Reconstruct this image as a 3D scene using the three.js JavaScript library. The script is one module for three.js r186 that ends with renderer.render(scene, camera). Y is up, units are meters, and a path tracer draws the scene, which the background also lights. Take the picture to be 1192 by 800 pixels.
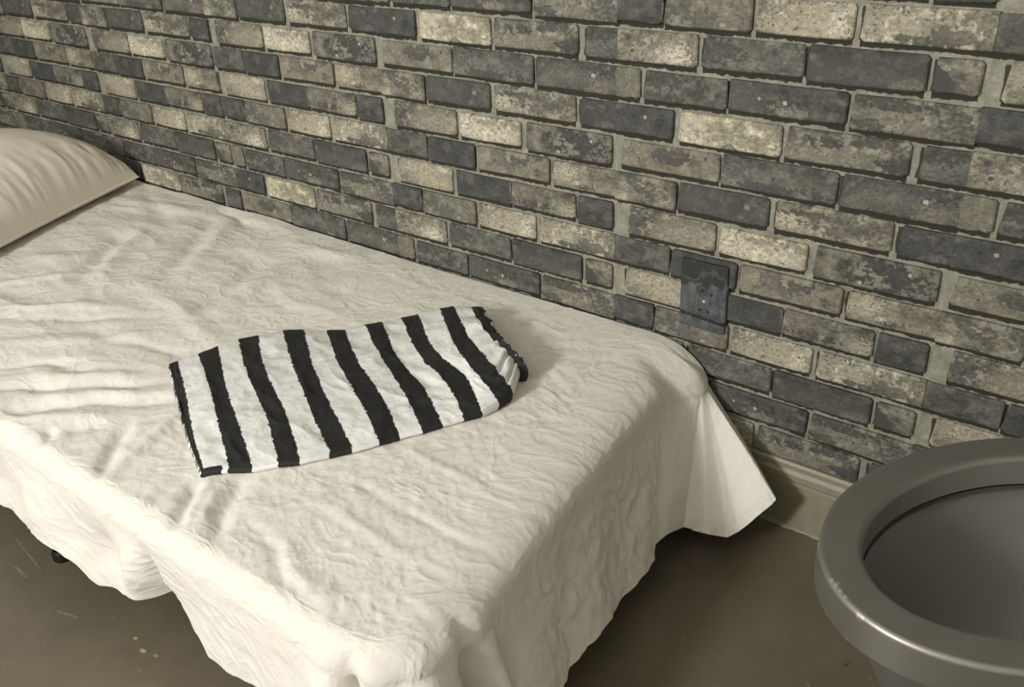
import * as THREE from 'three';
import { mergeGeometries, mergeVertices, toCreasedNormals } from 'three/addons/utils/BufferGeometryUtils.js';
import { RoundedBoxGeometry } from 'three/addons/geometries/RoundedBoxGeometry.js';
import { RectAreaLightUniformsLib } from 'three/addons/lights/RectAreaLightUniformsLib.js';

// ---------------------------------------------------------------- camera, light, exposure
const scene = new THREE.Scene();
const V3 = (x, y, z) => new THREE.Vector3(x, y, z);
const FOCAL = 1073.66, CAM = V3(1.48182, 1.18693, 1.41712);
const YAW = -0.68516, PITCH = -0.49866, ROLL = -0.04909;
const FWD = V3(Math.sin(YAW) * Math.cos(PITCH), Math.sin(PITCH), -Math.cos(YAW) * Math.cos(PITCH));
const R0 = V3(Math.cos(YAW), 0, Math.sin(YAW)), U0 = R0.clone().cross(FWD);
const RIGHT = R0.clone().multiplyScalar(Math.cos(ROLL)).addScaledVector(U0, Math.sin(ROLL));
const UP = U0.clone().multiplyScalar(Math.cos(ROLL)).addScaledVector(R0, -Math.sin(ROLL));
const camera = new THREE.PerspectiveCamera(2 * Math.atan(400 / FOCAL) * 180 / Math.PI, 1192 / 800, 0.05, 50);
camera.position.copy(CAM); camera.up.copy(UP); camera.lookAt(CAM.clone().add(FWD));
scene.add(camera);

const renderer = new THREE.WebGLRenderer({ antialias: true });
renderer.toneMapping = THREE.LinearToneMapping;
renderer.toneMappingExposure = 0.545;
renderer.shadowMap.enabled = true;
RectAreaLightUniformsLib.init();
scene.background = new THREE.Color(0x000000);

// wall lamp on the far wall, front left of the bed: it gives the soft shadows that fall to the right and towards the bricks
const LAMP = { x: 0.2, y: 1.72, z: 3.28, w: 0.36, h: 0.46 };
const LAMP_COLOR = new THREE.Color().setRGB(1.0, 0.972, 0.93);
const lampLight = new THREE.RectAreaLight(LAMP_COLOR, 300, LAMP.w, LAMP.h);
lampLight.position.set(LAMP.x, LAMP.y, LAMP.z - 0.004);   // a rect light shines along its -z
scene.add(lampLight);

// ---------------------------------------------------------------- helpers
function ray(px, py) { return FWD.clone().addScaledVector(RIGHT, (px - 596) / FOCAL).addScaledVector(UP, (400 - py) / FOCAL); }
function atY(px, py, Y) { const d = ray(px, py); return CAM.clone().addScaledVector(d, (Y - CAM.y) / d.y); }
function atZ(px, py, Z) { const d = ray(px, py); return CAM.clone().addScaledVector(d, (Z - CAM.z) / d.z); }
function atX(px, py, X) { const d = ray(px, py); return CAM.clone().addScaledVector(d, (X - CAM.x) / d.x); }
function toPixel(p) { const v = p.clone().sub(CAM), z = v.dot(FWD); return [596 + FOCAL * v.dot(RIGHT) / z, 400 - FOCAL * v.dot(UP) / z, z]; }
const clamp = (x, a = 0, b = 1) => Math.min(b, Math.max(a, x));
const lerp = (a, b, t) => a + (b - a) * t;
const sstep = (a, b, x) => { const t = clamp((x - a) / (b - a)); return t * t * (3 - 2 * t); };
function hash(x, y, s = 0) { let h = (x | 0) * 374761393 + (y | 0) * 668265263 + (s | 0) * 1274126177; h = Math.imul(h ^ (h >>> 13), 1274126177); h ^= h >>> 16; return (h >>> 0) / 4294967296; }
function vnoise(x, y, s = 0) {
  const xi = Math.floor(x), yi = Math.floor(y), fx = x - xi, fy = y - yi;
  const u = fx * fx * (3 - 2 * fx), v = fy * fy * (3 - 2 * fy);
  return lerp(lerp(hash(xi, yi, s), hash(xi + 1, yi, s), u), lerp(hash(xi, yi + 1, s), hash(xi + 1, yi + 1, s), u), v);
}
function fbm(x, y, s = 0, o = 4) { let a = 0.5, r = 0, n = 0; for (let i = 0; i < o; i++) { r += a * vnoise(x, y, s + i * 17); n += a; a *= 0.5; x = x * 2.03 + 5.1; y = y * 2.03 + 3.7; } return r / n; }
function rng(seed) { let s = seed >>> 0; return () => { s = (s + 0x6D2B79F5) >>> 0; let t = Math.imul(s ^ (s >>> 15), 1 | s); t = (t + Math.imul(t ^ (t >>> 7), 61 | t)) ^ t; return ((t ^ (t >>> 14)) >>> 0) / 4294967296; }; }
function dataTex(w, h, fn, srgb = true, repeat = true) {
  const d = new Uint8Array(w * h * 4), c = [0, 0, 0];
  for (let j = 0; j < h; j++) for (let i = 0; i < w; i++) {
    fn((i + 0.5) / w, (j + 0.5) / h, c); const k = (j * w + i) * 4;
    d[k] = clamp(c[0], 0, 255); d[k + 1] = clamp(c[1], 0, 255); d[k + 2] = clamp(c[2], 0, 255); d[k + 3] = 255;
  }
  const t = new THREE.DataTexture(d, w, h); t.magFilter = THREE.LinearFilter; t.minFilter = THREE.LinearMipmapLinearFilter; t.generateMipmaps = true;
  if (repeat) t.wrapS = t.wrapT = THREE.RepeatWrapping;
  if (srgb) t.colorSpace = THREE.SRGBColorSpace; t.needsUpdate = true; return t;
}
function mesh(name, geo, mat, parent = scene) { const m = new THREE.Mesh(geo, mat); m.name = name; m.castShadow = m.receiveShadow = true; parent.add(m); return m; }
const used = {};
function numbered(n) { used[n] = (used[n] || 0) + 1; return used[n] === 1 ? n : `${n}_${String(used[n] - 1).padStart(3, '0')}`; }
function tag(o, label, category, group) { o.userData.label = label; o.userData.category = category; if (group) o.userData.group = group; return o; }
function struct(o, label, category) { o.userData.kind = 'structure'; return tag(o, label, category); }
function gridGeo(nu, nv, fn, uvfn) {           // (nu+1) x (nv+1) points
  const pos = [], uv = [], idx = [];
  for (let j = 0; j <= nv; j++) for (let i = 0; i <= nu; i++) {
    const p = fn(i / nu, j / nv); pos.push(p.x, p.y, p.z);
    const q = uvfn ? uvfn(i / nu, j / nv, p) : [i / nu, j / nv]; uv.push(q[0], q[1]);
  }
  for (let j = 0; j < nv; j++) for (let i = 0; i < nu; i++) { const a = j * (nu + 1) + i, b = a + 1, c = a + nu + 1, d = c + 1; idx.push(a, b, d, a, d, c); }
  const g = new THREE.BufferGeometry();
  g.setAttribute('position', new THREE.Float32BufferAttribute(pos, 3)); g.setAttribute('uv', new THREE.Float32BufferAttribute(uv, 2));
  g.setIndex(idx); g.computeVertexNormals(); return g;
}
function boxAt(x0, x1, y0, y1, z0, z1) { const g = new THREE.BoxGeometry(x1 - x0, y1 - y0, z1 - z0); g.translate((x0 + x1) / 2, (y0 + y1) / 2, (z0 + z1) / 2); return g; }
function scaleUV(g, sx, sy) { const a = g.attributes.uv; for (let i = 0; i < a.count; i++) a.setXY(i, a.getX(i) * sx, a.getY(i) * sy); return g; }

// ---------------------------------------------------------------- room shell
const RX0 = -2.4, RX1 = 2.25, RZ1 = 3.35, CEIL = 2.42;

const floorMarks = [];      // light scuffs, scratches and flecks seen on the paint: [x0, z0, x1, z1, halfwidth, r, g, b]
{
  const seg = (x0, y0, x1, y1, w, c) => { const a = atY(x0, y0, 0), b = atY(x1, y1, 0); floorMarks.push([a.x, a.z, b.x, b.z, w, ...c]); };
  seg(18, 627, 46, 662, 0.0016, [146, 140, 122]); seg(18, 660, 30, 672, 0.0022, [146, 140, 122]); seg(68, 712, 90, 719, 0.003, [138, 132, 112]);
  seg(157, 743, 158.5, 744, 0.0035, [190, 184, 160]); seg(165, 757, 168, 759, 0.0045, [190, 184, 160]); seg(180, 763, 182, 764, 0.004, [170, 165, 140]);
  seg(162, 781, 163, 781, 0.0035, [140, 134, 114]); seg(130, 719, 134, 719, 0.003, [130, 124, 104]); seg(160, 712, 168, 712, 0.003, [118, 112, 95]);
  seg(795, 741, 796, 743, 0.003, [128, 122, 106]); seg(1012, 789, 1014, 790, 0.003, [150, 145, 128]); seg(940, 797, 941, 798, 0.003, [150, 145, 128]);
  seg(984, 775, 990, 771, 0.002, [50, 48, 40]); seg(855, 641, 856, 642, 0.002, [120, 116, 100]);
}
const floorTex = dataTex(2048, 2048, (u, v, c) => {
  const X = lerp(RX0, RX1, u), Z = (1 - v) * RZ1;
  const n = fbm(X * 3.1, Z * 3.1, 3, 5) - 0.5, m = fbm(X * 21, Z * 21, 9, 3) - 0.5, k = fbm(X * 90, Z * 90, 21, 2) - 0.5;
  const t = 1 + n * 0.22 + m * 0.1 + k * 0.05;
  c[0] = 106 * t; c[1] = 98 * t; c[2] = 83 * t;
  const sp = vnoise(X * 160, Z * 160, 77); if (sp > 0.985) { c[0] += 16; c[1] += 15; c[2] += 12; }
  for (const f of floorMarks) {
    const dx = f[2] - f[0], dz = f[3] - f[1]; if (X < Math.min(f[0], f[2]) - 0.02 || X > Math.max(f[0], f[2]) + 0.02 || Z < Math.min(f[1], f[3]) - 0.02 || Z > Math.max(f[1], f[3]) + 0.02) continue;
    const t2 = clamp(((X - f[0]) * dx + (Z - f[1]) * dz) / (dx * dx + dz * dz + 1e-9)); const d = Math.hypot(X - f[0] - dx * t2, Z - f[1] - dz * t2);
    const a = 0.8 * (1 - sstep(f[4] * 0.35, f[4] * 0.9, d + k * 0.002)); c[0] = lerp(c[0], f[5], a); c[1] = lerp(c[1], f[6], a); c[2] = lerp(c[2], f[7], a);
  }
}, true, false);
const floorBump = dataTex(512, 512, (u, v, c) => { const q = fbm(u * 24, v * 24, 31, 4) * 255; c[0] = c[1] = c[2] = q; }, false);
const floorMat = new THREE.MeshStandardMaterial({ map: floorTex, roughness: 0.42, bumpMap: floorBump, bumpScale: 0.0012 });
{
  const g = boxAt(RX0 - 0.1, RX1 + 0.1, -0.1, 0, -0.1, RZ1 + 0.1);
  const p = g.attributes.position, a = g.attributes.uv;
  for (let i = 0; i < p.count; i++) a.setXY(i, (p.getX(i) - RX0) / (RX1 - RX0), 1 - p.getZ(i) / RZ1);
  struct(mesh('floor', g, floorMat), 'grey-brown painted concrete floor with scuffs and flecks', 'floor');
}
const plasterTex = dataTex(256, 256, (u, v, c) => { const t = 0.97 + 0.06 * fbm(u * 8, v * 8, 5, 4); c[0] = 224 * t; c[1] = 224 * t; c[2] = 214 * t; });
const plaster = new THREE.MeshStandardMaterial({ map: plasterTex, roughness: 0.9 });
struct(mesh('wall_left', scaleUV(boxAt(RX0 - 0.1, RX0, 0, CEIL, 0, RZ1), 3, 2), plaster), 'plain pale plaster wall beyond the head of the bed', 'wall');
struct(mesh('wall_right', scaleUV(boxAt(RX1, RX1 + 0.1, 0, CEIL, 0, RZ1), 3, 2), plaster), 'plain pale plaster wall beyond the toilet', 'wall');
struct(mesh('wall_front', scaleUV(boxAt(RX0 - 0.1, RX1 + 0.1, 0, CEIL, RZ1, RZ1 + 0.1), 3, 2), plaster), 'plain pale plaster wall facing the brick wall', 'wall');
struct(mesh('ceiling', scaleUV(boxAt(RX0 - 0.1, RX1 + 0.1, CEIL, CEIL + 0.1, -0.1, RZ1 + 0.1), 3, 3), plaster), 'plain pale ceiling above the bed', 'ceiling');

// wall lamp (behind the camera)
{
  const g = new THREE.Group(); g.name = 'wall_lamp'; scene.add(g); g.position.set(LAMP.x, LAMP.y, RZ1);
  tag(g, 'rectangular white wall lamp with a glowing diffuser', 'lamp');
  const white = new THREE.MeshStandardMaterial({ color: 0xd8d5cc, roughness: 0.5 });
  const glow = new THREE.MeshStandardMaterial({ color: 0xffffff, emissive: LAMP_COLOR, emissiveIntensity: 6 });
  const w = LAMP.w / 2, d = LAMP.h / 2, t = 0.025, dep = RZ1 - LAMP.z;
  mesh('housing', mergeGeometries([boxAt(-w - t, -w, -d - t, d + t, -dep - 0.003, 0), boxAt(w, w + t, -d - t, d + t, -dep - 0.003, 0), boxAt(-w, w, -d - t, -d, -dep - 0.003, 0), boxAt(-w, w, d, d + t, -dep - 0.003, 0)]), white, g);
  mesh('diffuser', boxAt(-w, w, -d, d, -dep, -dep + 0.01), glow, g);
}

// ---------------------------------------------------------------- brick wall
const SW = 0.598, RH = 0.0636393, LY = 0.96189;   // strip width, course height, height of course line 0
const NP = 9;
// one repeat of the wall: nine courses, each a list of bricks [left, right, kind] in fractions of a strip
const tone = c => c.map((v, i) => v * [0.9, 0.915, 0.955][i]);
const T = { K: [77, 76, 71], D: [80, 79, 72], G: [101, 99, 89], M: [117, 113, 99], B: [137, 130, 112], L: [160, 152, 131], C: [188, 178, 150], W: [214, 203, 178] };
for (const k in T) T[k] = tone(T[k]);
const PATTERN = [
  [ // a
    { u: [0, .144], b: 'K', w: .35, fl: 2 }, { u: [.153, .407], b: 'M', w: .8, f: [['p', .7, .4, .3, .5, 'B', .7], ['p', .3, .7, .3, .3, 'G', .6]] },
    { u: [.425, .675], b: 'B', w: 1, f: [['p', .65, .5, .42, .6, 'C', .95], ['p', .35, .7, .28, .4, 'C', .8], ['p', .83, .4, .12, .5, 'W', .7]] }, { u: [.699, 1], b: 'L', w: 1, f: [['p', .25, .6, .25, .5, 'C', .7], ['p', .72, .75, .16, .22, 'G', .9], ['p', .45, .88, .2, .14, 'G', .9], ['p', .9, .3, .2, .5, 'B', .7]] }],
  [ // b
    { u: [0, .253], b: 'B', w: .7, f: [['p', .68, .68, .24, .42, 'W', .95], ['p', .25, .3, .3, .3, 'M', .7], ['d', .15, .25, .03], ['d', .2, .65, .03]] }, { u: [.276, .559], b: 'G', w: .8, f: [['p', .4, .6, .5, .4, 'M', .5], ['d', .72, .35, .03], ['p', .2, .4, .2, .4, 'D', .6]] },
    { u: [.575, .864], b: 'D', w: .4, f: [['p', .5, .7, .5, .3, 'G', .5], ['p', .85, .85, .15, .12, 'L', .4]] }, { u: [.886, .985], b: 'M', w: .7, f: [['t', 'K']] }],
  [ // c
    { u: [0, .073], b: 'M', w: .4, f: [['p', .5, .4, .4, .6, 'B', .7]] }, { u: [.093, .351], b: 'G', w: .6, f: [['p', .3, .4, .4, .5, 'D', .6]], fl: 1 }, { u: [.362, .685], b: 'D', w: .6, f: [['p', .1, .5, .2, .6, 'G', .8], ['d', .28, .5, .02, 'W'], ['d', .5, .55, .03, 'W'], ['p', .55, .85, .12, .18, 'L', .7]], fl: 1 }, { u: [.701, 1], b: 'M', w: 1, f: [['p', .4, .55, .25, .4, 'B', .95], ['p', .5, .15, .35, .15, 'D', .8], ['p', .2, .85, .2, .15, 'D', .7], ['p', .85, .35, .15, .3, 'G', .8]] }],
  [ // d
    { u: [0, .188], b: 'K', w: .35, fl: 2, f: [['d', .52, .35, .035, 'C']] }, { u: [.215, .519], b: 'C', w: .55, f: [['n'], ['p', .15, .5, .15, .5, 'W', .6], ['p', .7, .7, .4, .3, 'L', .6]] }, { u: [.536, .856], b: 'M', w: 1, f: [['p', .45, .55, .35, .35, 'B', .9], ['p', .3, .3, .15, .2, 'D', .8], ['p', .9, .8, .12, .25, 'K', .9], ['p', .6, .25, .15, .15, 'D', .7], ['p', .1, .8, .3, .2, 'L', .6]] }, { u: [.888, 1], b: 'G', w: .5, f: [['p', .6, .35, .3, .3, 'D', .8]] }],
  [ // e
    { u: [.018, .343], b: 'B', w: .35, f: [['e', .55, .36, .21, .3], ['d', .2, .6, .02], ['d', .87, .22, .03]] }, { u: [.354, .686], b: 'G', w: .8, f: [['p', .15, .85, .15, .2, 'L', .6], ['p', .5, .85, .5, .2, 'D', .7], ['p', .5, .5, .4, .2, 'M', .6]] }, { u: [.702, 1], b: 'D', w: 1, f: [['p', .4, .5, .35, .4, 'M', .8], ['p', .8, .75, .18, .3, 'B', .8], ['p', .85, .25, .2, .2, 'K', .9], ['d', .72, .4, .03, 'W'], ['p', .1, .8, .15, .2, 'M', .8]], fl: 2 }],
  [ // f
    { u: [0, .209], b: 'M', w: .8, f: [['s', .7, .55], ['p', .15, .8, .18, .2, 'C', .9], ['p', .4, .3, .3, .3, 'G', .7]] }, { u: [.22, .501], b: 'D', w: .5, f: [['p', .3, .5, .3, .5, 'G', .6], ['d', .78, .4, .05, 'L']] }, { u: [.528, .844], b: 'B', w: .8, f: [['p', .14, .6, .16, .4, 'C', .95], ['p', .35, .25, .25, .12, 'K', .8], ['p', .5, .65, .2, .15, 'D', .5], ['p', .7, .4, .3, .4, 'M', .7]] }, { u: [.869, 1], b: 'K', w: .5, f: [['p', .6, .4, .4, .4, 'D', .8]] }],
  [ // g
    { u: [.05, .344], b: 'B', w: .7, f: [['p', .12, .45, .22, .45, 'G', .9], ['d', .12, .6, .04], ['d', .2, .35, .04], ['p', .7, .6, .3, .35, 'L', .8]] }, { u: [.365, .625], b: 'C', w: .8, f: [['p', .2, .5, .22, .5, 'W', .95], ['p', .6, .65, .3, .35, 'W', .8], ['p', .6, .15, .3, .15, 'L', .7]] }, { u: [.656, .979], b: 'M', w: .5, f: [['p', .62, .5, .32, .5, 'K', .95], ['o', .28, .5, .07, .3], ['d', .78, .28, .025, 'W'], ['d', .4, .85, .025, 'W']] }],
  [ // h
    { u: [0, .195], b: 'G', w: .5, f: [['d', .52, .35, .06], ['d', .6, .75, .05]] }, { u: [.205, .42], b: 'K', w: .3 }, { u: [.438, .74], b: 'B', w: .35, f: [['p', .45, .3, .28, .28, 'G', .95], ['p', .2, .5, .2, .5, 'L', .4], ['d', .85, .75, .02]] }, { u: [.759, 1], b: 'B', w: .6, f: [['p', .2, .45, .2, .4, 'C', .95], ['p', .5, .85, .15, .12, 'K', .9], ['p', .4, .75, .1, .1, 'W', .8], ['p', .75, .75, .2, .2, 'L', .5]] }],
  [ // i
    { u: [.041, .305], b: 'L', w: .7, f: [['p', .5, .3, .4, .3, 'C', .7], ['p', .7, .75, .3, .2, 'C', .7]] }, { u: [.33, .574], b: 'K', w: .3, fl: 1 }, { u: [.583, .84], b: 'M', w: .8, f: [['p', .85, .7, .16, .3, 'C', .85], ['p', .35, .8, .3, .2, 'D', .8], ['p', .2, .3, .2, .3, 'B', .6]] }, { u: [.856, .985], b: 'K', w: .4, fl: 2, f: [['p', .4, .3, .25, .12, 'M', .6]] }],
];
const brickList = [];
{
  const r = rng(911);
  PATTERN.forEach((row, p) => row.forEach((k, i) => {
    k.row = p; k.id = brickList.length; k.x0 = k.u[0] * SW - (k.u[0] > 0 ? 0.0024 : 0); k.x1 = k.u[1] * SW + (k.u[1] < 1 ? 0.0024 : 0); k.cutL = k.u[0] === 0; k.cutR = k.u[1] === 1;
    k.top = (p * RH) + 0.0036 + (r() - 0.5) * 0.003; k.bot = (p + 1) * RH - 0.0086 + (r() - 0.5) * 0.004; k.d = 0.006 + r() * 0.003; k.rnd = [...Array(24)].map(() => r() - 0.5);
    brickList.push(k);
  }));
}
const TW = 1280, TH = 1226, TILEH = NP * RH;
const brickOf = new Int16Array(TW * TH).fill(-1);
for (const k of brickList) {
  const i0 = Math.floor((k.x0 - 0.003) / SW * TW), i1 = Math.ceil((k.x1 + 0.003) / SW * TW), j0 = Math.floor((k.top - 0.003) / TILEH * TH), j1 = Math.ceil((k.bot + 0.003) / TILEH * TH);
  for (let j = j0; j < j1; j++) for (let i = i0; i < i1; i++) if (i >= 0 && i < TW && j >= 0 && j < TH) brickOf[j * TW + i] = k.id;
}
const mix3 = (c, d, a) => { c[0] = lerp(c[0], d[0], a); c[1] = lerp(c[1], d[1], a); c[2] = lerp(c[2], d[2], a); };
const faceTex = dataTex(TW, TH, (u, v, c) => {
  const X = u * SW, Y = (1 - v) * TILEH;           // metres right of the strip's edge and down from its top
  const id = brickOf[Math.min(TH - 1, Math.floor(Y / TILEH * TH)) * TW + Math.min(TW - 1, Math.floor(X / SW * TW))];
  if (id < 0) { c[0] = 120; c[1] = 116; c[2] = 102; return; }
  const k = brickList[id], bx = (X - k.x0) / (k.x1 - k.x0), by = (Y - k.top) / (k.bot - k.top), asp = (k.x1 - k.x0) / (k.bot - k.top);
  const b = T[k.b]; c[0] = b[0]; c[1] = b[1]; c[2] = b[2]; if (k.b === 'K' || k.b === 'D') mix3(c, T.G, 0.75 * sstep(0.5, 0.72, fbm(X * 46 + 9, Y * 60, id + 611, 4)));
  const n1 = fbm(X * 55, Y * 75, id, 4) - 0.5, n2 = fbm(X * 190, Y * 230, id + 50, 3) - 0.5, n3 = vnoise(X * 620, Y * 700, id + 90) - 0.5;
  const t0 = 1 + (0.25 + k.w) * (n1 * 0.9 + n2 * 0.55) + n3 * 0.2; c[0] *= t0; c[1] *= t0; c[2] *= t0;
  const wn = (n1 * 1.7 + n2 * 1.4);
  for (const f of k.f || []) {
    if (f[0] === 'p') { const q = Math.hypot((bx - f[1]) / f[3], (by - f[2]) / f[4]) + wn * 1.5; mix3(c, T[f[5]].map(z => z * (1 + n2 * 0.5 + n3 * 0.18)), f[6] * (1 - sstep(0.72, 1.02, q))); }
    else if (f[0] === 'd') { const q = Math.hypot((bx - f[1]) * asp, by - f[2]) / (f[3] * 3) + wn * 0.5; mix3(c, T[f[4] || 'K'], 0.85 * (1 - sstep(0.6, 1, q))); }
    else if (f[0] === 'e') { const q = Math.hypot((bx - f[1] - (by - f[2]) * -0.06) / f[3], (by - f[2]) / f[4]) + wn * 0.5; mix3(c, T.D, 0.85 * (1 - sstep(0.85, 1.02, q))); mix3(c, T.M, 0.8 * (1 - sstep(0.25, 0.6, q + wn))); }
    else if (f[0] === 'o') { const q = Math.hypot((bx - f[1]) / f[3], (by - f[2]) / f[4]) + wn * 0.3; mix3(c, T.D, 0.7 * (1 - sstep(0.06, 0.28, Math.abs(q - 0.85)))); mix3(c, T.K, 0.8 * (1 - sstep(0.1, 0.3, q))); }
    else if (f[0] === 't') { if (by - 0.12 > bx * 1.05 + n2 * 0.2) mix3(c, T.K, 0.9); if (by > 0.55 && bx > 0.5) mix3(c, T.B, 0.4); }
    else if (f[0] === 'n') { const q = Math.abs(bx - 0.52) / 0.09 + (1 - by) / 0.22; if (q < 1 && q > 0.72) mix3(c, T.K, 0.8); else if (q < 0.72) mix3(c, T.B, 0.7); }
    else if (f[0] === 's') { for (let s = 0; s < 4; s++) { const sx = 0.45 + s * 0.14, sy = 0.35 + (s % 2) * 0.35; const q = Math.abs((bx - sx) * 1.2 + (by - sy) * 0.9 + n2 * 0.1) + Math.max(0, Math.abs(bx - sx) - 0.05) * 4; mix3(c, T.C, 0.75 * (1 - sstep(0.015, 0.05, q))); } }
  }
  const pit = fbm(X * 260, Y * 260, id + 200, 2); if (pit > 0.76) mix3(c, T.K, 0.55 * k.w + 0.15);
  const fl = vnoise(X * 330, Y * 330, id + 300); if (fl > 0.985 - 0.006 * (k.fl || 0)) mix3(c, T.W, 0.6);
}, true);
const gapTex = dataTex(TW, TH, (u, v, c) => {
  const X = u * SW, Y = (1 - v) * TILEH;
  const n1 = fbm(X * 70, Y * 70, 401, 4) - 0.5, n2 = vnoise(X * 420, Y * 420, 402) - 0.5;
  const t = 1 + n1 * 0.35 + n2 * 0.14; c[0] = 140 * t; c[1] = 139 * t; c[2] = 127 * t;
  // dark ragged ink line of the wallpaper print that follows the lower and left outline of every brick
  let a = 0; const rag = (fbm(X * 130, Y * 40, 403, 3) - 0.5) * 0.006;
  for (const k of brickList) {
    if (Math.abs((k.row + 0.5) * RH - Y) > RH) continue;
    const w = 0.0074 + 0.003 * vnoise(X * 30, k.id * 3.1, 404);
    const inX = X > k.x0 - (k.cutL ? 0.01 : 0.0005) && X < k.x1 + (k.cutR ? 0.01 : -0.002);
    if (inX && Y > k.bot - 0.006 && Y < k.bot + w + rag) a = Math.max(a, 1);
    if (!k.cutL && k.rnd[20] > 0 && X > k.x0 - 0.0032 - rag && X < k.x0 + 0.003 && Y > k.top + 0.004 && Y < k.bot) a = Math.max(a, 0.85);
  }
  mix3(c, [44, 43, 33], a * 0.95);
}, true);
const fineBump = dataTex(512, 512, (u, v, c) => { const q = 255 * (0.6 * fbm(u * 40, v * 40, 501, 4) + 0.4 * vnoise(u * 180, v * 180, 502)); c[0] = c[1] = c[2] = q; }, false);
fineBump.repeat.set(2, 2);
const brickMat = new THREE.MeshStandardMaterial({ map: faceTex, roughness: 0.82, bumpMap: fineBump, bumpScale: 0.0018 });
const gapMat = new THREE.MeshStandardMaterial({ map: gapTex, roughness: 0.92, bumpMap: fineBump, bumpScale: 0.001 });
function brickGeo(k) {        // outline of ten points, bevelled to a proud face
  const w = k.x1 - k.x0, h = k.bot - k.top, q = k.rnd, ch = 0.004, j = 0.0022;
  const cl = k.cutL ? 0 : ch, cr = k.cutR ? 0 : ch;
  const P = [[cl * (1 + q[0]), 0 + q[1] * j * .5], [w * 0.5, q[2] * j], [w - cr * (1 + q[3]), q[4] * j * .5], [w + (k.cutR ? 0 : q[5] * j * .4), -ch + (k.cutR ? ch : 0)],
    [w + (k.cutR ? 0 : q[6] * j), -h + ch], [w - cr * (1.6 + q[7]), -h + q[8] * j], [w * (0.68 + q[9] * .1), -h + q[10] * j * 1.6], [w * (0.33 + q[11] * .1), -h + q[12] * j * 1.6], [cl * (1.6 + q[13]), -h + q[14] * j], [k.cutL ? 0 : q[15] * j, -h + ch + q[16] * j]];
  const n = P.length, cx = w / 2, cy = -h / 2, bev = 0.0024, front = P.map(([x, y]) => [(k.cutL && x < 1e-6) || (k.cutR && x > w - 1e-6) ? x : x + Math.sign(cx - x) * bev * (Math.abs(x - cx) > w * 0.3 ? 1 : 0), y + Math.sign(cy - y) * bev * (Math.abs(y - cy) > h * 0.25 ? 1 : 0)]);
  const pos = [], uv = [];
  const put = (x, y, z) => { pos.push(x - cx, y - cy, z); uv.push((k.x0 + clamp(x, 0.0012, w - 0.0012)) / SW, 1 - (k.top - clamp(y, -h + 0.001, -0.001)) / TILEH); };
  for (let i = 0; i < n; i++) {
    const a = front[i], b = front[(i + 1) % n], A = P[i], B = P[(i + 1) % n], z = k.d;
    put(cx, cy, z); put(b[0], b[1], z); put(a[0], a[1], z);
    put(a[0], a[1], z); put(b[0], b[1], z); put(B[0], B[1], z - 0.0022); put(a[0], a[1], z); put(B[0], B[1], z - 0.0022); put(A[0], A[1], z - 0.0022);
    put(A[0], A[1], z - 0.0022); put(B[0], B[1], z - 0.0022); put(B[0], B[1], -0.002); put(A[0], A[1], z - 0.0022); put(B[0], B[1], -0.002); put(A[0], A[1], -0.002);
  }
  const g = new THREE.BufferGeometry(); g.setAttribute('position', new THREE.Float32BufferAttribute(pos, 3)); g.setAttribute('uv', new THREE.Float32BufferAttribute(uv, 2)); g.computeVertexNormals(); return g;
}
const STRIPS = [[-4, 3], [-3, 3], [-2, 3], [-1, 3], [0, 4], [1, 2], [2, 0], [3, -2], [4, -4]];   // strip number and how many courses its print is shifted
const SKIRT = 0.142;
{
  const wall = new THREE.Group(); wall.name = 'wall_back'; scene.add(wall);
  struct(wall, 'wall of weathered grey, charcoal and cream bricks beside the bed', 'wall');
  mesh('backing', boxAt(RX0 - 0.1, RX1 + 0.1, 0, CEIL, -0.12, -0.02), plaster, wall);
  for (const k of brickList) k.geo = brickGeo(k);
  const spots = [];
  for (const [s, off] of STRIPS) {
    const x0 = Math.max(RX0, (s - 1) * SW), x1 = Math.min(RX1, s * SW); if (x1 <= x0) continue;
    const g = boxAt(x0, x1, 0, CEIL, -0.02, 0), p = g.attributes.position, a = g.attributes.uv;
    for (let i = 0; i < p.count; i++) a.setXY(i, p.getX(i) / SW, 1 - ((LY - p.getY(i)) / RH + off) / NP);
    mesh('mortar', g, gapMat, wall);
    for (let r = -23; r <= 12; r++) for (const k of PATTERN[(((r + off) % NP) + NP) % NP]) {
      const cx = (s - 1) * SW + (k.x0 + k.x1) / 2, cy = LY - r * RH - ((k.top + k.bot) / 2 - k.row * RH), w2 = (k.x1 - k.x0) / 2;
      if (cx - w2 < RX0 || cx + w2 > RX1 || cy + 0.03 > CEIL || cy < 0.12) continue;
      const [px, py, dz] = toPixel(V3(cx, cy, 0));
      const hid = (cx < 0.72 && cy < 0.29) ? 1e-4 : 1;
      const vis = dz > 0.1 && px > -40 && px < 1232 && py > -20 && py < 620 ? hid * w2 / (dz * dz) : 0;
      spots.push({ k, cx, cy, vis });
    }
  }
  spots.sort((a, b) => b.vis - a.vis);
  const rest = [];
  spots.forEach((s, i) => {
    if (i < 296 && s.vis > 0) { const m = mesh(numbered('brick'), s.k.geo, brickMat, wall); m.position.set(s.cx, s.cy, 0); }
    else rest.push(s.k.geo.clone().translate(s.cx, s.cy, 0));
  });
  console.log('bricks in view', spots.filter(s => s.vis > 0).length, 'rest', rest.length);
  const f = mesh('brick_field', mergeGeometries(rest), brickMat, wall); f.userData.kind = 'stuff';
}

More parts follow.
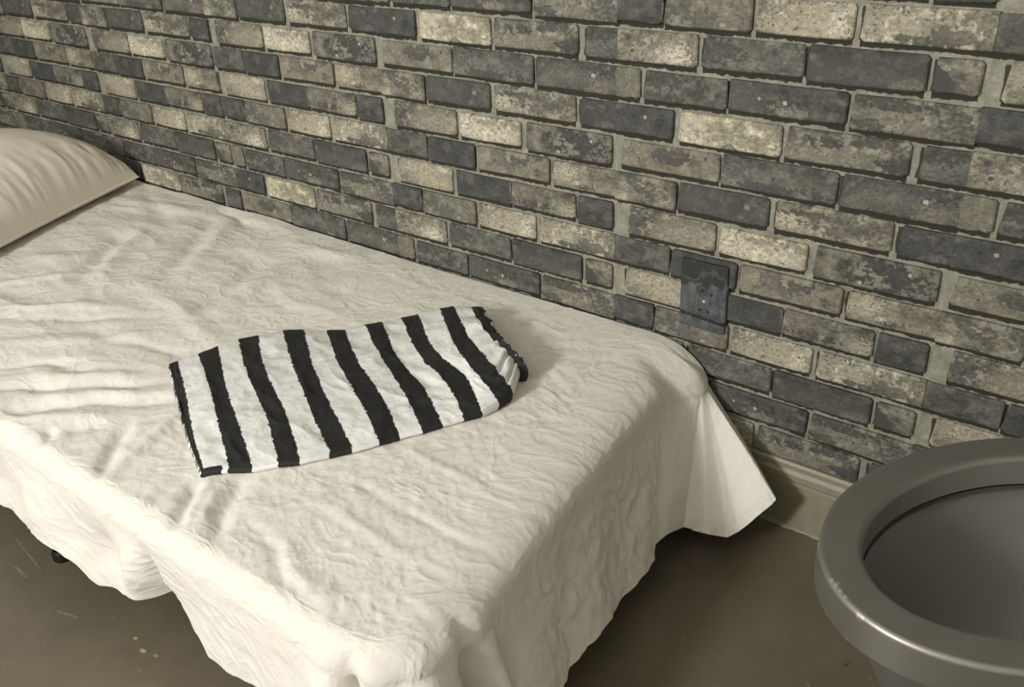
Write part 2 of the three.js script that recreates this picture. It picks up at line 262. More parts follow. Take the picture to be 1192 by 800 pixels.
// baseboard
const trimTex = dataTex(512, 128, (u, v, c) => { const t = 0.93 + 0.14 * fbm(u * 60, v * 8, 601, 4); c[0] = 136 * t; c[1] = 132 * t; c[2] = 113 * t; });
const trimMat = new THREE.MeshStandardMaterial({ map: trimTex, roughness: 0.5 });
{
  const prof = [[0, 0], [0.018, 0], [0.018, 0.004], [0.0165, 0.098], [0.015, 0.104], [0.0165, 0.107], [0.0155, 0.119], [0.012, 0.124], [0.0105, 0.1265], [0.013, 0.129], [0.0125, 0.137], [0.0095, SKIRT], [0, SKIRT]];
  const sh = new THREE.Shape(); prof.forEach(([z, y], i) => i ? sh.lineTo(z, y) : sh.moveTo(z, y));
  const g = new THREE.ExtrudeGeometry(sh, { depth: RX1 - RX0, bevelEnabled: false });
  g.rotateY(Math.PI / 2); // shape x -> -z, depth z -> x
  const p = g.attributes.position; for (let i = 0; i < p.count; i++) { p.setX(i, p.getX(i) + RX0); p.setZ(i, -p.getZ(i)); }
  // winding flips with the mirrored z
  const ng = g.index ? g.toNonIndexed() : g; const q = ng.attributes.position.array, uvv = [];
  for (let i = 0; i < q.length; i += 9) for (let c = 0; c < 3; c++) { const t = q[i + 3 + c]; q[i + 3 + c] = q[i + 6 + c]; q[i + 6 + c] = t; }
  for (let i = 0; i < q.length; i += 3) uvv.push(q[i] * 1.2, q[i + 1] * 6 + q[i + 2] * 6);
  ng.setAttribute('uv', new THREE.Float32BufferAttribute(uvv, 2)); ng.computeVertexNormals();
  const trim = new THREE.Group(); trim.name = 'trim_1'; scene.add(trim); struct(trim, 'olive grey painted skirting board along the brick wall', 'skirting');
  mesh('board', ng, trimMat, trim);
  // rough bead of old paint and filler where the board meets the floor
  const bead = gridGeo(700, 5, (u, v) => { const X = lerp(-0.6, RX1, u), a = v * Math.PI / 2, R = 0.0035 + 0.006 * Math.pow(fbm(X * 60, 2, 611, 3), 2) + 0.006 * sstep(0.6, 0.8, vnoise(X * 36, 5, 612)) * vnoise(X * 160, 9, 613); return V3(X, Math.sin(a) * R, 0.0165 + Math.cos(a) * R * 1.3); }, (u, v) => [u * 8, v * .1]);
  mesh('filler_bead', bead, trimMat, trim);
}

// ---------------------------------------------------------------- bed (under the sheet)
const TOP = 0.331;
{
  const bed = new THREE.Group(); bed.name = 'bed'; scene.add(bed); bed.position.set(-0.3, 0, 0.46);
  tag(bed, 'low bed with black metal legs under the white sheet', 'bed');
  const black = new THREE.MeshStandardMaterial({ color: 0x17140f, roughness: 0.55, metalness: 0.3 });
  const tick = new THREE.MeshStandardMaterial({ color: 0xb9b3a4, roughness: 0.9 });
  const mat = new RoundedBoxGeometry(2.06, 0.155, 0.86, 4, 0.05); mat.translate(0, 0.228, 0.0); mesh('mattress', mat, tick, bed);
  const rail = (x0, x1, z0, z1) => mesh('rail', boxAt(x0, x1, 0.125, 0.158, z0, z1), black, bed);
  rail(-1.03, 1.03, 0.35, 0.38); rail(-1.03, 1.03, -0.415, -0.385); rail(-1.03, -1.0, -0.385, 0.385); rail(0.98, 1.01, -0.385, 0.385); rail(0.17, 0.2, -0.385, 0.385);
  for (const x of [-0.95, 0.205, 0.93]) for (const z of [-0.385, 0.437]) {
    const leg = new THREE.TubeGeometry(new THREE.LineCurve3(V3(x, 0.13, z > 0 ? 0.365 : -0.385), V3(x, 0.018, z)), 4, 0.0155, 16); const m = mesh('leg', leg, black, bed);
    const ft = new THREE.LatheGeometry([[0, 0], [0.019, 0], [0.02, 0.003], [0.02, 0.016], [0.0165, 0.02], [0.0155, 0.024]].map(a => new THREE.Vector2(...a)), 20); ft.translate(x, 0.0002, z); mesh('foot_cap', ft, black, m);
  }
}

// ---------------------------------------------------------------- sheet
// folds on top of the bed, read off the photograph: from, to (pixels), half width and height in metres (negative: a furrow)
const folds = [
  [101, 318, 141, 274, .036, -0.013], [118, 322, 160, 274, .030, .010], [199, 312, 249, 254, .034, -0.013], [216, 318, 264, 262, .030, .007], [238, 357, 302, 308, .034, -0.011], [258, 362, 318, 318, .03, .006],
  [0, 359, 124, 357, .022, .007], [0, 372, 140, 371, .020, -.006], [0, 329, 78, 320, .020, .006], [0, 400, 150, 392, .025, .007], [0, 425, 92, 422, .016, -.005], [58, 424, 100, 432, .016, -.006],
  [0, 450, 172, 447, .016, -.008], [0, 438, 150, 437, .018, .006], [50, 473, 202, 468, .016, -.008], [40, 462, 180, 459, .018, .006], [0, 478, 50, 474, .018, -.007], [0, 488, 120, 486, .022, .008],
  [121, 548, 146, 500, .018, -.014], [130, 553, 204, 486, .016, .009], [52, 512, 62, 500, .015, -.010], [80, 500, 118, 492, .02, -.006],
  [204, 614, 226, 562, .017, -.012], [218, 612, 240, 566, .014, .006], [254, 620, 272, 565, .018, -.012], [236, 606, 254, 570, .014, .007], [180, 580, 214, 556, .014, -.006],
  [300, 252, 345, 275, .03, .008], [255, 243, 290, 262, .02, -.008], [350, 290, 420, 300, .03, .006], [150, 232, 230, 250, .035, .008], [165, 215, 190, 260, .03, -.006],
  [330, 640, 380, 700, .02, .005], [290, 610, 350, 690, .016, -.004], [400, 560, 520, 620, .012, -.003], [360, 580, 470, 640, .012, .003], [480, 530, 600, 580, .012, .003], [560, 560, 640, 600, .012, -.003],
  [600, 580, 610, 560, .012, .004], [640, 500, 720, 420, .03, -.004], [30, 300, 90, 300, .03, .006], [170, 330, 260, 400, .03, .005], [110, 390, 200, 410, .02, -.005],
].map(([x0, y0, x1, y1, w, a]) => { const p = atY(x0, y0, TOP), q = atY(x1, y1, TOP); return [p.x, p.z, q.x, q.z, w, a]; });
function rumple(X, Z) {
  let h = 0;
  for (const f of folds) {
    const dx = f[2] - f[0], dz = f[3] - f[1], L2 = dx * dx + dz * dz, t = ((X - f[0]) * dx + (Z - f[1]) * dz) / L2;
    if (t < -0.4 || t > 1.4) continue;
    const L = Math.sqrt(L2), d = ((X - f[0]) * dz - (Z - f[1]) * dx) / L + (vnoise(X * 14, Z * 14, 77) - 0.5) * 0.02;
    const q = d / f[4]; if (Math.abs(q) > 3) continue;
    h += f[5] * 0.8 * Math.exp(-q * q * 1.6) * sstep(-0.35, 0.25, t) * (1 - sstep(0.75, 1.35, t));
  }
  const left = sstep(0.75, -0.3, X);
  const wx = X + 0.06 * fbm(X * 5, Z * 5, 71, 2), wz = Z + 0.06 * fbm(X * 5, Z * 5, 72, 2);
  const rid = (x, z, s) => 1 - Math.abs(2 * fbm(x, z, s, 3) - 1);
  h += left * (0.009 * (rid(wx * 3.2 + wz * 3, wz * 8 - wx * 1.5, 81) - 0.75) + 0.003 * (rid(wx * 7, wz * 12, 82) - 0.75));
  h += (1 - 0.5 * left) * (0.0030 * (rid(wx * 26 + wz * 10, wz * 22 - wx * 8, 83) - 0.7) + 0.0018 * (rid(wx * 50, wz * 46, 84) - 0.7));
  return h;
}
// outline of the mattress edge below the rounding, from the head along the near side, round the corner and along the foot to the wall
const outline = [];
{
  const footX = z => 0.788 + 0.135 * Math.pow(clamp(z), 1.45) + 0.038 * Math.exp(-(((z - 0.045) / 0.055) ** 2));
  for (let i = 0; i <= 260; i++) outline.push([lerp(-1.38, 0.745, i / 260), 0.937]);
  const A = [0.745, 0.937], B = [0.895, 0.94], D = [footX(0.775), 0.775];
  for (let i = 1; i <= 50; i++) { const t = i / 50, s = 1 - t; outline.push([s * s * A[0] + 2 * s * t * B[0] + t * t * D[0], s * s * A[1] + 2 * s * t * B[1] + t * t * D[1]]); }
  for (let i = 1; i <= 600; i++) { const z = lerp(0.775, 0.014, i / 600); outline.push([footX(z), z]); }
}
const arc = [0]; for (let i = 1; i < outline.length; i++) arc.push(arc[i - 1] + Math.hypot(outline[i][0] - outline[i - 1][0], outline[i][1] - outline[i - 1][1]));
const QT = arc[arc.length - 1], QC = arc[285];
function onOutline(q) { let lo = 0, hi = arc.length - 1; q = clamp(q, 0, QT); while (hi - lo > 1) { const m = (lo + hi) >> 1; if (arc[m] <= q) lo = m; else hi = m; } const t = (q - arc[lo]) / (arc[hi] - arc[lo] || 1); return [lerp(outline[lo][0], outline[hi][0], t), lerp(outline[lo][1], outline[hi][1], t)]; }
function outNormal(q) { const a = onOutline(q - 0.02), b = onOutline(q + 0.02), dx = b[0] - a[0], dz = b[1] - a[1], l = Math.hypot(dx, dz) || 1; return [-dz / l, dx / l]; }
function rimRadius(q) { return lerp(0.034, 0.105, sstep(QC - 0.01, QC + 0.2, q)) + 0.03 * sstep(qWall - 0.06, qWall, q); }
function innerEdge(q) { const o = onOutline(q), n = outNormal(q), r = rimRadius(q); let z = o[1] - n[1] * r; if (q > QC) z = Math.max(z, 0.012); return [o[0] - n[0] * r, z]; }
// hem of the hanging cloth, keyed by the distance along the outline
const qOfX = X => X + 1.38, qOfZ = z => { let b = 0, e = 9; for (let i = 310; i < outline.length; i++) { const d = Math.abs(outline[i][1] - z); if (d < e) { e = d; b = arc[i]; } } return b; };
const qWall = qOfZ(0.11);
const hems = [];
{
  const near = [[0, 592, .956], [14, 600, .958], [30, 612, .952], [46, 621, .958], [66, 640, .962], [85, 660, .964], [105, 688, .964], [130, 697, .958], [165, 693, .938], [190, 689, .915], [206, 687, .905], [213, 700, .916], [222, 730, .932], [240, 765, .944], [265, 785, .946], [300, 800, .945]];
  hems.push([0, V3(-1.38, 0.12, 0.95)], [qOfX(-0.6), V3(-0.6, 0.13, 0.955)]);
  for (const [x, y, z] of near) { const p = atZ(x, y, z); hems.push([qOfX(p.x), p]); }
  hems.push([qOfX(0.63), V3(0.645, 0.055, 0.955)], [qOfX(0.72), V3(0.745, 0.05, 0.972)]);
  hems.push([QC, V3(0.945, 0.035, 0.945)], [QC + 0.1, V3(0.93, 0.05, 0.79)]);
  const foot = [[.58, 658, 800, .905], [.52, 670, 774, .90], [.43, 697, 734, .895], [.34, 723, 706, .89], [.26, 741, 677, .882], [.20, 760, 650, .876], [.15, 764, 636, .874], [.10, 777, 623, .874], [.062, 795, 613, .872], [.0575, 822, 620, .919], [.0515, 845, 624, .946], [.047, 858, 617, .959], [.036, 902, 581, 1.006]];
  for (const [ze, x, y, X] of foot) { const p = atX(x, y, X); if (p.z < 0.012) p.z = 0.012; hems.push([qOfZ(ze), p]); }
  hems.push([qOfZ(.026), V3(0.93, 0.13, 0.03)], [QT, V3(0.88, 0.16, 0.0125)]);
  hems.sort((a, b) => a[0] - b[0]);
}
function hemAt(q) { let i = 0; while (i < hems.length - 2 && hems[i + 1][0] < q) i++; const a = hems[i], b = hems[i + 1], t = clamp((q - a[0]) / (b[0] - a[0] || 1)); return a[1].clone().lerp(b[1], t); }
const gauss = (x, m, s) => Math.exp(-(((x - m) / s) ** 2));
function foldOut(q) {
  const d = q - QC;
  let f = 0.030 * gauss(d, -0.11, 0.03) - 0.060 * gauss(d, -0.066, 0.016) + 0.032 * gauss(d, -0.035, 0.03) + 0.03 * gauss(d, 0.03, 0.03) - 0.060 * gauss(d, 0.104, 0.016) + 0.03 * gauss(d, 0.142, 0.02) - 0.012 * gauss(d, 0.19, 0.03);
  const X = q - 1.38;
  if (d < -0.15) f += 0.012 * Math.sin(X * 21 + 1) * sstep(0.6, 0.3, X) + 0.010 * (fbm(X * 9, 1.5, 92, 2) - 0.5) - 0.022 * gauss(X, 0.215, 0.04) + 0.014 * gauss(X, 0.31, 0.025) - 0.02 * gauss(X, 0.352, 0.012);
  if (d > 0.2) f += 0.006 * Math.sin(d * 30);
  return f;
}
const hangRows = 84, roundPart = 0.36;
function hangPoint(q, w, hem, e, n, o) {
  const r = rimRadius(q), rv = lerp(lerp(0.045, 0.06, sstep(QC, QC + 0.2, q)), 0.075, sstep(qWall - 0.06, qWall, q));
  const bump0 = rumple(e[0], e[1]), cf = 0.25 * Math.exp(-(((q - QC) / 0.16) ** 2));
  if (w <= roundPart) {
    const tw = w / roundPart, pw = lerp(lerp(2.4, 4.2, sstep(QC, QC + 0.2, q)), 2.1, sstep(qWall - 0.06, qWall, q)), a0 = Math.asin(Math.pow(0.9, pw / 2)), a = tw < 0.65 ? Math.asin(Math.pow(0.9 * tw / 0.65, pw / 2)) : lerp(a0, Math.PI / 2, (tw - 0.65) / 0.35), s = Math.pow(Math.sin(a), 2 / pw), c = 0.72 * (1 - Math.pow(Math.max(0, Math.cos(a)), 2 / pw)) + 0.28 * s * s, k = rumple(e[0] + n[0] * r * s, e[1] + n[1] * r * s);
    return V3(lerp(e[0], o[0], s), TOP - rv * c + lerp(bump0, k, s) * (1 - 0.4 * s), Math.max(0.0115, lerp(e[1], o[1], s)) + n[1] * (k * s * 0.6 + foldOut(q) * cf * s * s * s)).add(V3(n[0] * foldOut(q) * cf * s * s * s, 0, 0));
  }
  const t = (w - roundPart) / (1 - roundPart), k = rumple(o[0], o[1]);
  const y0 = TOP - rv + k * 0.6, y = lerp(y0, hem.y, t);
  const f = foldOut(q) * lerp(sstep(0.0, 0.7, t), cf + 0.75 * sstep(-0.02, 0.16, t), Math.exp(-(((q - QC) / 0.16) ** 2))) * (1 - 0.35 * sstep(0.6, 1, t));
  const str = sstep(qWall - 0.05, qWall, q), ease = lerp(t * t * (1.6 - 0.6 * t) * 0.55 + t * 0.45, t, str);
  const cr = 0.004 * (fbm(q * 22, y * 26, 95, 3) - 0.5) * sstep(0, 0.3, t) + (q > QC + 0.2 && q < qWall ? 0.009 : 0.0035) * (1 - Math.abs(2 * fbm(q * 26 + y * 34, y * 16 - q * 12, 96, 2) - 1) - 0.7) * sstep(0, 0.2, t) * (q > QC + 0.2 ? sstep(QC + 0.2, QC + 0.3, q) * sstep(qWall, qWall - 0.1, q) : 1);
  return V3(lerp(o[0], hem.x, ease) + n[0] * (f + cr + k * 0.6 * (1 - t)), y, Math.max(0.0115, lerp(o[1], hem.z, ease) + n[1] * (f + cr + k * 0.6 * (1 - t))));
}
const sheetBump = dataTex(2048, 2048, (u, v, c) => {
  const s = 52, x = u * s, y = v * s, wx = x + 1.2 * fbm(x * 0.7, y * 0.7, 701, 2), wy = y + 1.2 * fbm(x * 0.7, y * 0.7, 702, 2);
  const r1 = 1 - Math.abs(2 * fbm(wx * 0.9 + wy * 0.5, wy * 1.1 - wx * 0.3, 703, 3) - 1), r2 = 1 - Math.abs(2 * fbm(wx * 2.4, wy * 2, 704, 3) - 1);
  const q = 255 * clamp(0.55 * Math.pow(r1, 3) + 0.3 * Math.pow(r2, 3) + 0.15 * vnoise(x * 12, y * 12, 705)); c[0] = c[1] = c[2] = q;
}, false);
const sheetMat = new THREE.MeshPhysicalMaterial({ color: new THREE.Color().setRGB(0.765, 0.732, 0.682), roughness: 0.88, sheen: 0.15, sheenRoughness: 0.6, bumpMap: sheetBump, bumpScale: 0.0022, side: THREE.DoubleSide });
let sheetTopY;
{
  const NU = 430, NV = 300, footQ = v => QT - (v < 0.3 ? v / 0.3 * 0.075 : lerp(0.075, QT - QC, (v - 0.3) / 0.7));
  const near = [], wallS = [], foot = [], head = [];
  for (let i = 0; i <= NU; i++) { near.push(innerEdge(QC * i / NU)); }
  for (let j = 0; j <= NV; j++) foot.push(innerEdge(footQ(j / NV)));
  const fw = foot[0]; for (let i = 0; i <= NU; i++) wallS.push([lerp(-1.38, fw[0], i / NU), 0.012]); foot[0] = [fw[0], 0.012];
  for (let j = 0; j <= NV; j++) head.push([-1.38, lerp(0.012, near[0][1], j / NV)]);
  sheetTopY = (X, Z) => TOP + rumple(X, Z);
  const pos = [], uv = [], idx = [];
  for (let j = 0; j <= NV; j++) for (let i = 0; i <= NU; i++) {
    const u = i / NU, v = j / NV, c00 = wallS[0], c10 = wallS[NU], c01 = near[0], c11 = near[NU];
    const p = [0, 1].map(k => (1 - v) * wallS[i][k] + v * near[i][k] + (1 - u) * head[j][k] + u * foot[j][k] - ((1 - u) * (1 - v) * c00[k] + u * (1 - v) * c10[k] + (1 - u) * v * c01[k] + u * v * c11[k]));
    pos.push(p[0], sheetTopY(p[0], p[1]), p[1]); uv.push((p[0] + 1.5) / 3, (p[1] + 0.3) / 3);
  }
  for (let j = 0; j < NV; j++) for (let i = 0; i < NU; i++) { const a = j * (NU + 1) + i, b = a + 1, c = a + NU + 1, d = c + 1; idx.push(a, c, d, a, d, b); }
  // hang: columns follow the same edge points
  const qs = []; for (let i = 0; i <= NU; i++) qs.push(QC * i / NU); for (let j = NV - 1; j >= 0; j--) qs.push(footQ(j / NV));
  const base = pos.length / 3, cols = qs.length, hemLine = [];
  qs.forEach((q, ci) => {
    const e = ci <= NU ? near[ci] : foot[NV - (ci - NU)], n = outNormal(q), o = onOutline(q);
    let hem = V3(0, 0, 0), ws = 0; const bl = q > qWall ? 0.0002 : 0.0014; for (let k = -3; k <= 3; k++) { const g = Math.exp(-k * k / 4); hem.addScaledVector(hemAt(q + k * bl), g); ws += g; } hem.multiplyScalar(1 / ws);
    for (let r = 1; r <= hangRows; r++) { const p = hangPoint(q, r / hangRows, hem, e, n, o); pos.push(p.x, p.y, p.z); const len = r / hangRows * 0.34; uv.push((e[0] + n[0] * len + 1.5) / 3, (e[1] + n[1] * len + 0.3) / 3); if (r >= hangRows - 5) hemLine.push([ci, r, p, n]); }
  });
  const topIdx = ci => ci <= NU ? NV * (NU + 1) + ci : (NV - (ci - NU)) * (NU + 1) + NU;
  const at = (ci, r) => r === 0 ? topIdx(ci) : base + ci * hangRows + r - 1;
  for (let ci = 0; ci < cols - 1; ci++) for (let r = 0; r < hangRows; r++) { const a = at(ci, r), b = at(ci + 1, r), c = at(ci, r + 1), d = at(ci + 1, r + 1); idx.push(a, c, d, a, d, b); }
  const g = new THREE.BufferGeometry(); g.setAttribute('position', new THREE.Float32BufferAttribute(pos, 3)); g.setAttribute('uv', new THREE.Float32BufferAttribute(uv, 2)); g.setIndex(idx); g.computeVertexNormals();
  const sheet = new THREE.Group(); sheet.name = 'bed_sheet'; scene.add(sheet); tag(sheet, 'rumpled white cotton sheet draped over the low bed', 'sheet');
  mesh('cloth', g, sheetMat, sheet);
  // doubled hem band along the lower edge, a little proud of the cloth
  const hp = [], hu = [], hi = [], R = 6;
  hemLine.forEach(([ci, r, p, n]) => { const k = r - (hangRows - 5); hp.push(p.x + 0.0008, p.y - (k === 5 ? 0.001 : 0), p.z + 0.0012); hu.push(ci * 0.01, k * 0.005); });
  for (let ci = 0; ci < cols - 1; ci++) if (qs[ci] > qOfZ(0.061) && qs[ci] < qOfZ(0.037)) for (let k = 0; k < R - 1; k++) { const a = ci * R + k, b = a + R; hi.push(a, a + 1, b + 1, a, b + 1, b); }
  const hg = new THREE.BufferGeometry(); hg.setAttribute('position', new THREE.Float32BufferAttribute(hp, 3)); hg.setAttribute('uv', new THREE.Float32BufferAttribute(hu, 2)); hg.setIndex(hi); hg.computeVertexNormals();
  mesh('hem', hg, sheetMat, sheet);
}

// ---------------------------------------------------------------- pillow
{
  const L = 0.66, W = 0.53, H = 0.132;
  const shape = (a, b, side) => {
    const ea = 1 - 0.05 * (1 - Math.pow(Math.abs(b), 2.2)) * Math.pow(Math.abs(a), 3), eb = 1 - 0.05 * (1 - Math.pow(Math.abs(a), 2.2)) * Math.pow(Math.abs(b), 3);
    const t = Math.pow(Math.max(0, (1 - Math.pow(Math.abs(a), 3.2)) * (1 - Math.pow(Math.abs(b), 3.2))), 0.42);
    const edge = sstep(0.25, 0.9, Math.max(Math.abs(a), Math.abs(b)));
    const ang = Math.abs(a) > Math.abs(b) ? b * 9 : a * 9;
    const wr = edge * (0.011 * (fbm(ang * 1.1 + 3, Math.max(Math.abs(a), Math.abs(b)) * 1.2, 801, 3) - 0.5)) * sstep(0, 0.35, t) + 0.010 * (fbm(a * 2.4, b * 2.4, 803, 3) - 0.5) * t + edge * 0.007 * (Math.pow(1 - Math.abs(2 * fbm(ang * 1.6 + b, Math.max(Math.abs(a), Math.abs(b)) * 5 + ang * 0.5, 805, 2) - 1), 2) - 0.5) * sstep(0, 0.4, t) * (1.2 - t);
    const y = side > 0 ? H * 0.16 + (H * 1.5) * t * (0.86 + 0.14 * (1 - a * a) * (1 - b * b)) + wr : H * 0.16 - H * 0.15 * Math.pow(t, 0.7);
    return V3(a * W / 2 * ea, y, b * L / 2 * eb);
  };
  const warp = x => Math.sin(x * Math.PI / 2) * 0.55 + x * 0.45;
  const top = gridGeo(110, 130, (u, v) => shape(warp(u * 2 - 1), warp(1 - v * 2), 1)), bot = gridGeo(50, 60, (u, v) => shape(warp(u * 2 - 1), warp(v * 2 - 1), -1));
  const mat = new THREE.MeshPhysicalMaterial({ color: new THREE.Color().setRGB(0.87, 0.805, 0.71), roughness: 0.5, clearcoat: 0.2, clearcoatRoughness: 0.35, side: THREE.DoubleSide });
  const p = new THREE.Group(); p.name = 'pillow'; scene.add(p); tag(p, 'plump beige satin pillow lying at the head of the bed', 'pillow');
  mesh('pillowcase', mergeGeometries([top, bot]), mat, p);
  const pts = []; for (let i = 0; i < 240; i++) { const t = i / 240 * 4, k = Math.floor(t), f = warp((t - k) * 2 - 1); const [a, b] = k === 0 ? [f, 1] : k === 1 ? [1, -f] : k === 2 ? [-f, -1] : [-1, f]; pts.push(shape(a, b, 1)); }
  mesh('seam', new THREE.TubeGeometry(new THREE.CatmullRomCurve3(pts, true), 480, 0.0026, 8, true), mat, p);
  p.position.set(-1.178, TOP + 0.006, 0.438); p.rotation.set(0, 0.37, 0);
}

// ---------------------------------------------------------------- striped cloth
{
  // both edges of every black stripe at four places across the cloth, in pixels of a 2.536x view of the cloth
  const S = [
    [[68, 240], [95, 350], [125, 460], [163, 560]], [[92, 228], [118, 330], [137, 440], [172, 557]],
    [[152, 205], [185, 300], [215, 420], [245, 547]], [[213, 183], [235, 300], [275, 420], [315, 543]],
    [[270, 163], [300, 270], [350, 380], [392, 531]], [[330, 153], [350, 250], [410, 380], [456, 523]],
    [[402, 135], [432, 240], [485, 370], [545, 503]], [[466, 135], [492, 240], [545, 360], [610, 488]],
    [[532, 137], [570, 240], [640, 360], [686, 467]], [[585, 135], [625, 230], [695, 330], [747, 448]],
    [[645, 123], [690, 210], [760, 320], [815, 432]], [[695, 113], [740, 210], [815, 300], [873, 414]],
    [[752, 100], [800, 200], [890, 300], [936, 395]], [[803, 92], [850, 195], [940, 268], [990, 376]],
    [[866, 74], [905, 170], [968, 258], [1035, 346]], [[905, 66], [950, 150], [1020, 238], [1078, 312]],
    [[957, 72], [1000, 138], [1055, 192], [1098, 248]], [[990, 72], [1036, 140], [1085, 200], [1118, 246]],
  ];
  const n = S.length;
  const thick = (s, t) => { const e = Math.pow(Math.max(0, Math.sin(Math.PI * clamp(t * 0.94 + 0.03))), 0.5), r = sstep(11, 16.5, s); return (0.016 + 0.008 * sstep(0, 2, s) + 0.026 * r) * lerp(e, lerp(e, 1, 0.35), r) + 0.004; };
  const net = S.map((row, i) => row.map(([x, y], j) => { const H = TOP + thick(i, j / 3); return atY(170 + x / 2.536, 330 + y / 2.536, H); }));
  const cr = (p0, p1, p2, p3, t) => { const f = k => 0.5 * (2 * p1[k] + (p2[k] - p0[k]) * t + (2 * p0[k] - 5 * p1[k] + 4 * p2[k] - p3[k]) * t * t + (3 * p1[k] - p0[k] - 3 * p2[k] + p3[k]) * t * t * t); return V3(f('x'), f('y'), f('z')); };
  const ext = (a, b) => a.clone().multiplyScalar(2).sub(b);
  const along = (row, t) => { const x = clamp(t) * 3, k = Math.min(2, Math.floor(x)); const g = i => i < 0 ? ext(row[0], row[1]) : i > 3 ? ext(row[3], row[2]) : row[i]; return cr(g(k - 1), g(k), g(k + 1), g(k + 2), x - k); };
  const surf = (s, t) => {
    const k = clamp(Math.floor(s), 0, n - 2), g = i => along(net[clamp(i, 0, n - 1)], t);
    const p = g(k).lerp(g(k + 1), s - k);
    const base = sheetTopY(p.x, p.z), mid = sstep(0, 0.08, t) * sstep(1, 0.92, t) * sstep(0, 0.4, s);
    let y = base + thick(s, t) + mid * (0.008 * (fbm(s * 0.55 + t * 2, t * 3.1, 901, 3) - 0.5) + 0.006 * (1 - Math.abs(2 * fbm(s * 0.9 - t * 3, t * 5 + s * 0.2, 902, 2) - 1) - 0.7));
    y += sstep(13.2, 16.6, s) * 0.0035 * Math.sin(t * 40 + 7 * fbm(t * 6, 1, 903, 2) + s * 0.5);      // gathers
    const out = sstep(16, 17, s) * 0.004 * Math.sin(t * 88 + 4 * vnoise(t * 9, 3, 904));
    return V3(p.x + out, y, p.z - out * 0.3);
  };
  const NS = 300, NT = 110;
  const geo = gridGeo(NS, NT, (u, v) => surf(u * (n - 1), v), (u, v) => [u, v]);
  // turned-down border so that the bundle has thickness
  const rim = [];
  for (let i = 0; i <= NS; i++) rim.push([i / NS, 1]); for (let j = NT - 1; j >= 0; j--) rim.push([1, j / NT]); for (let i = NS - 1; i >= 0; i--) rim.push([i / NS, 0]); for (let j = 1; j <= NT; j++) rim.push([0, j / NT]);
  const cen = surf(8.5, 0.5);
  const side = gridGeo(rim.length - 1, 5, (u, v) => {
    const [a, b] = rim[Math.round(u * (rim.length - 1))], p = surf(a * (n - 1), b), base = sheetTopY(p.x, p.z) + 0.0006, d = V3(p.x - cen.x, 0, p.z - cen.z).normalize();
    const bulge = Math.sin(v * Math.PI) * 0.004 - v * 0.002; return V3(p.x + d.x * bulge, lerp(p.y, base, v), p.z + d.z * bulge);
  }, (u, v) => { const [a, b] = rim[Math.round(u * (rim.length - 1))]; return [a, b]; });
  const fix = side.index.array; for (let i = 0; i < fix.length; i += 3) { const t = fix[i]; fix[i] = fix[i + 1]; fix[i + 1] = t; } side.computeVertexNormals();
  const f2 = geo.index.array; for (let i = 0; i < f2.length; i += 3) { const t = f2[i]; f2[i] = f2[i + 1]; f2[i + 1] = t; } geo.computeVertexNormals();
  const tex = dataTex(2048, 512, (u, v, c) => {
    const s = u * (n - 1) + (fbm(v * 60, u * 17, 911, 3) - 0.5) * 0.10 + (vnoise(v * 190, Math.floor(u * 17), 912) - 0.5) * 0.07;
    const k = Math.floor(s); let black = k % 2 === 0 || (v > 0.975 && s > 0.5 && s < 1.75);
    // lower right: the last white band is folded under and shows black beside the gathers
    const w = 0.95 + 0.1 * fbm(u * 60, v * 30, 913, 3), lint = vnoise(u * 420, v * 120, 914) > 0.982 || vnoise(u * 900, v * 260, 915) > 0.99;
    if (black) { c[0] = 23; c[1] = 22; c[2] = 21; if (lint) { c[0] = c[1] = c[2] = 96; } const th = vnoise(u * 800, v * 200, 916); c[0] += th * 8; c[1] += th * 8; c[2] += th * 8; }
    else { c[0] = 226 * w; c[1] = 226 * w; c[2] = 226 * w; }
  }, true, false);
  const clothBump = dataTex(512, 256, (u, v, c) => { const r = 1 - Math.abs(2 * fbm(u * 26, v * 12, 921, 3) - 1); const q = 255 * clamp(0.6 * r * r + 0.4 * vnoise(u * 300, v * 130, 922)); c[0] = c[1] = c[2] = q; }, false);
  const mat = new THREE.MeshPhysicalMaterial({ map: tex, roughness: 0.75, sheen: 0.1, bumpMap: clothBump, bumpScale: 0.0009, side: THREE.DoubleSide });
  const g = new THREE.Group(); g.name = 'striped_garment'; scene.add(g); tag(g, 'folded black and white striped garment with a gathered end on the sheet', 'garment');
  mesh('fabric', mergeGeometries([geo, side]), mat, g);
}

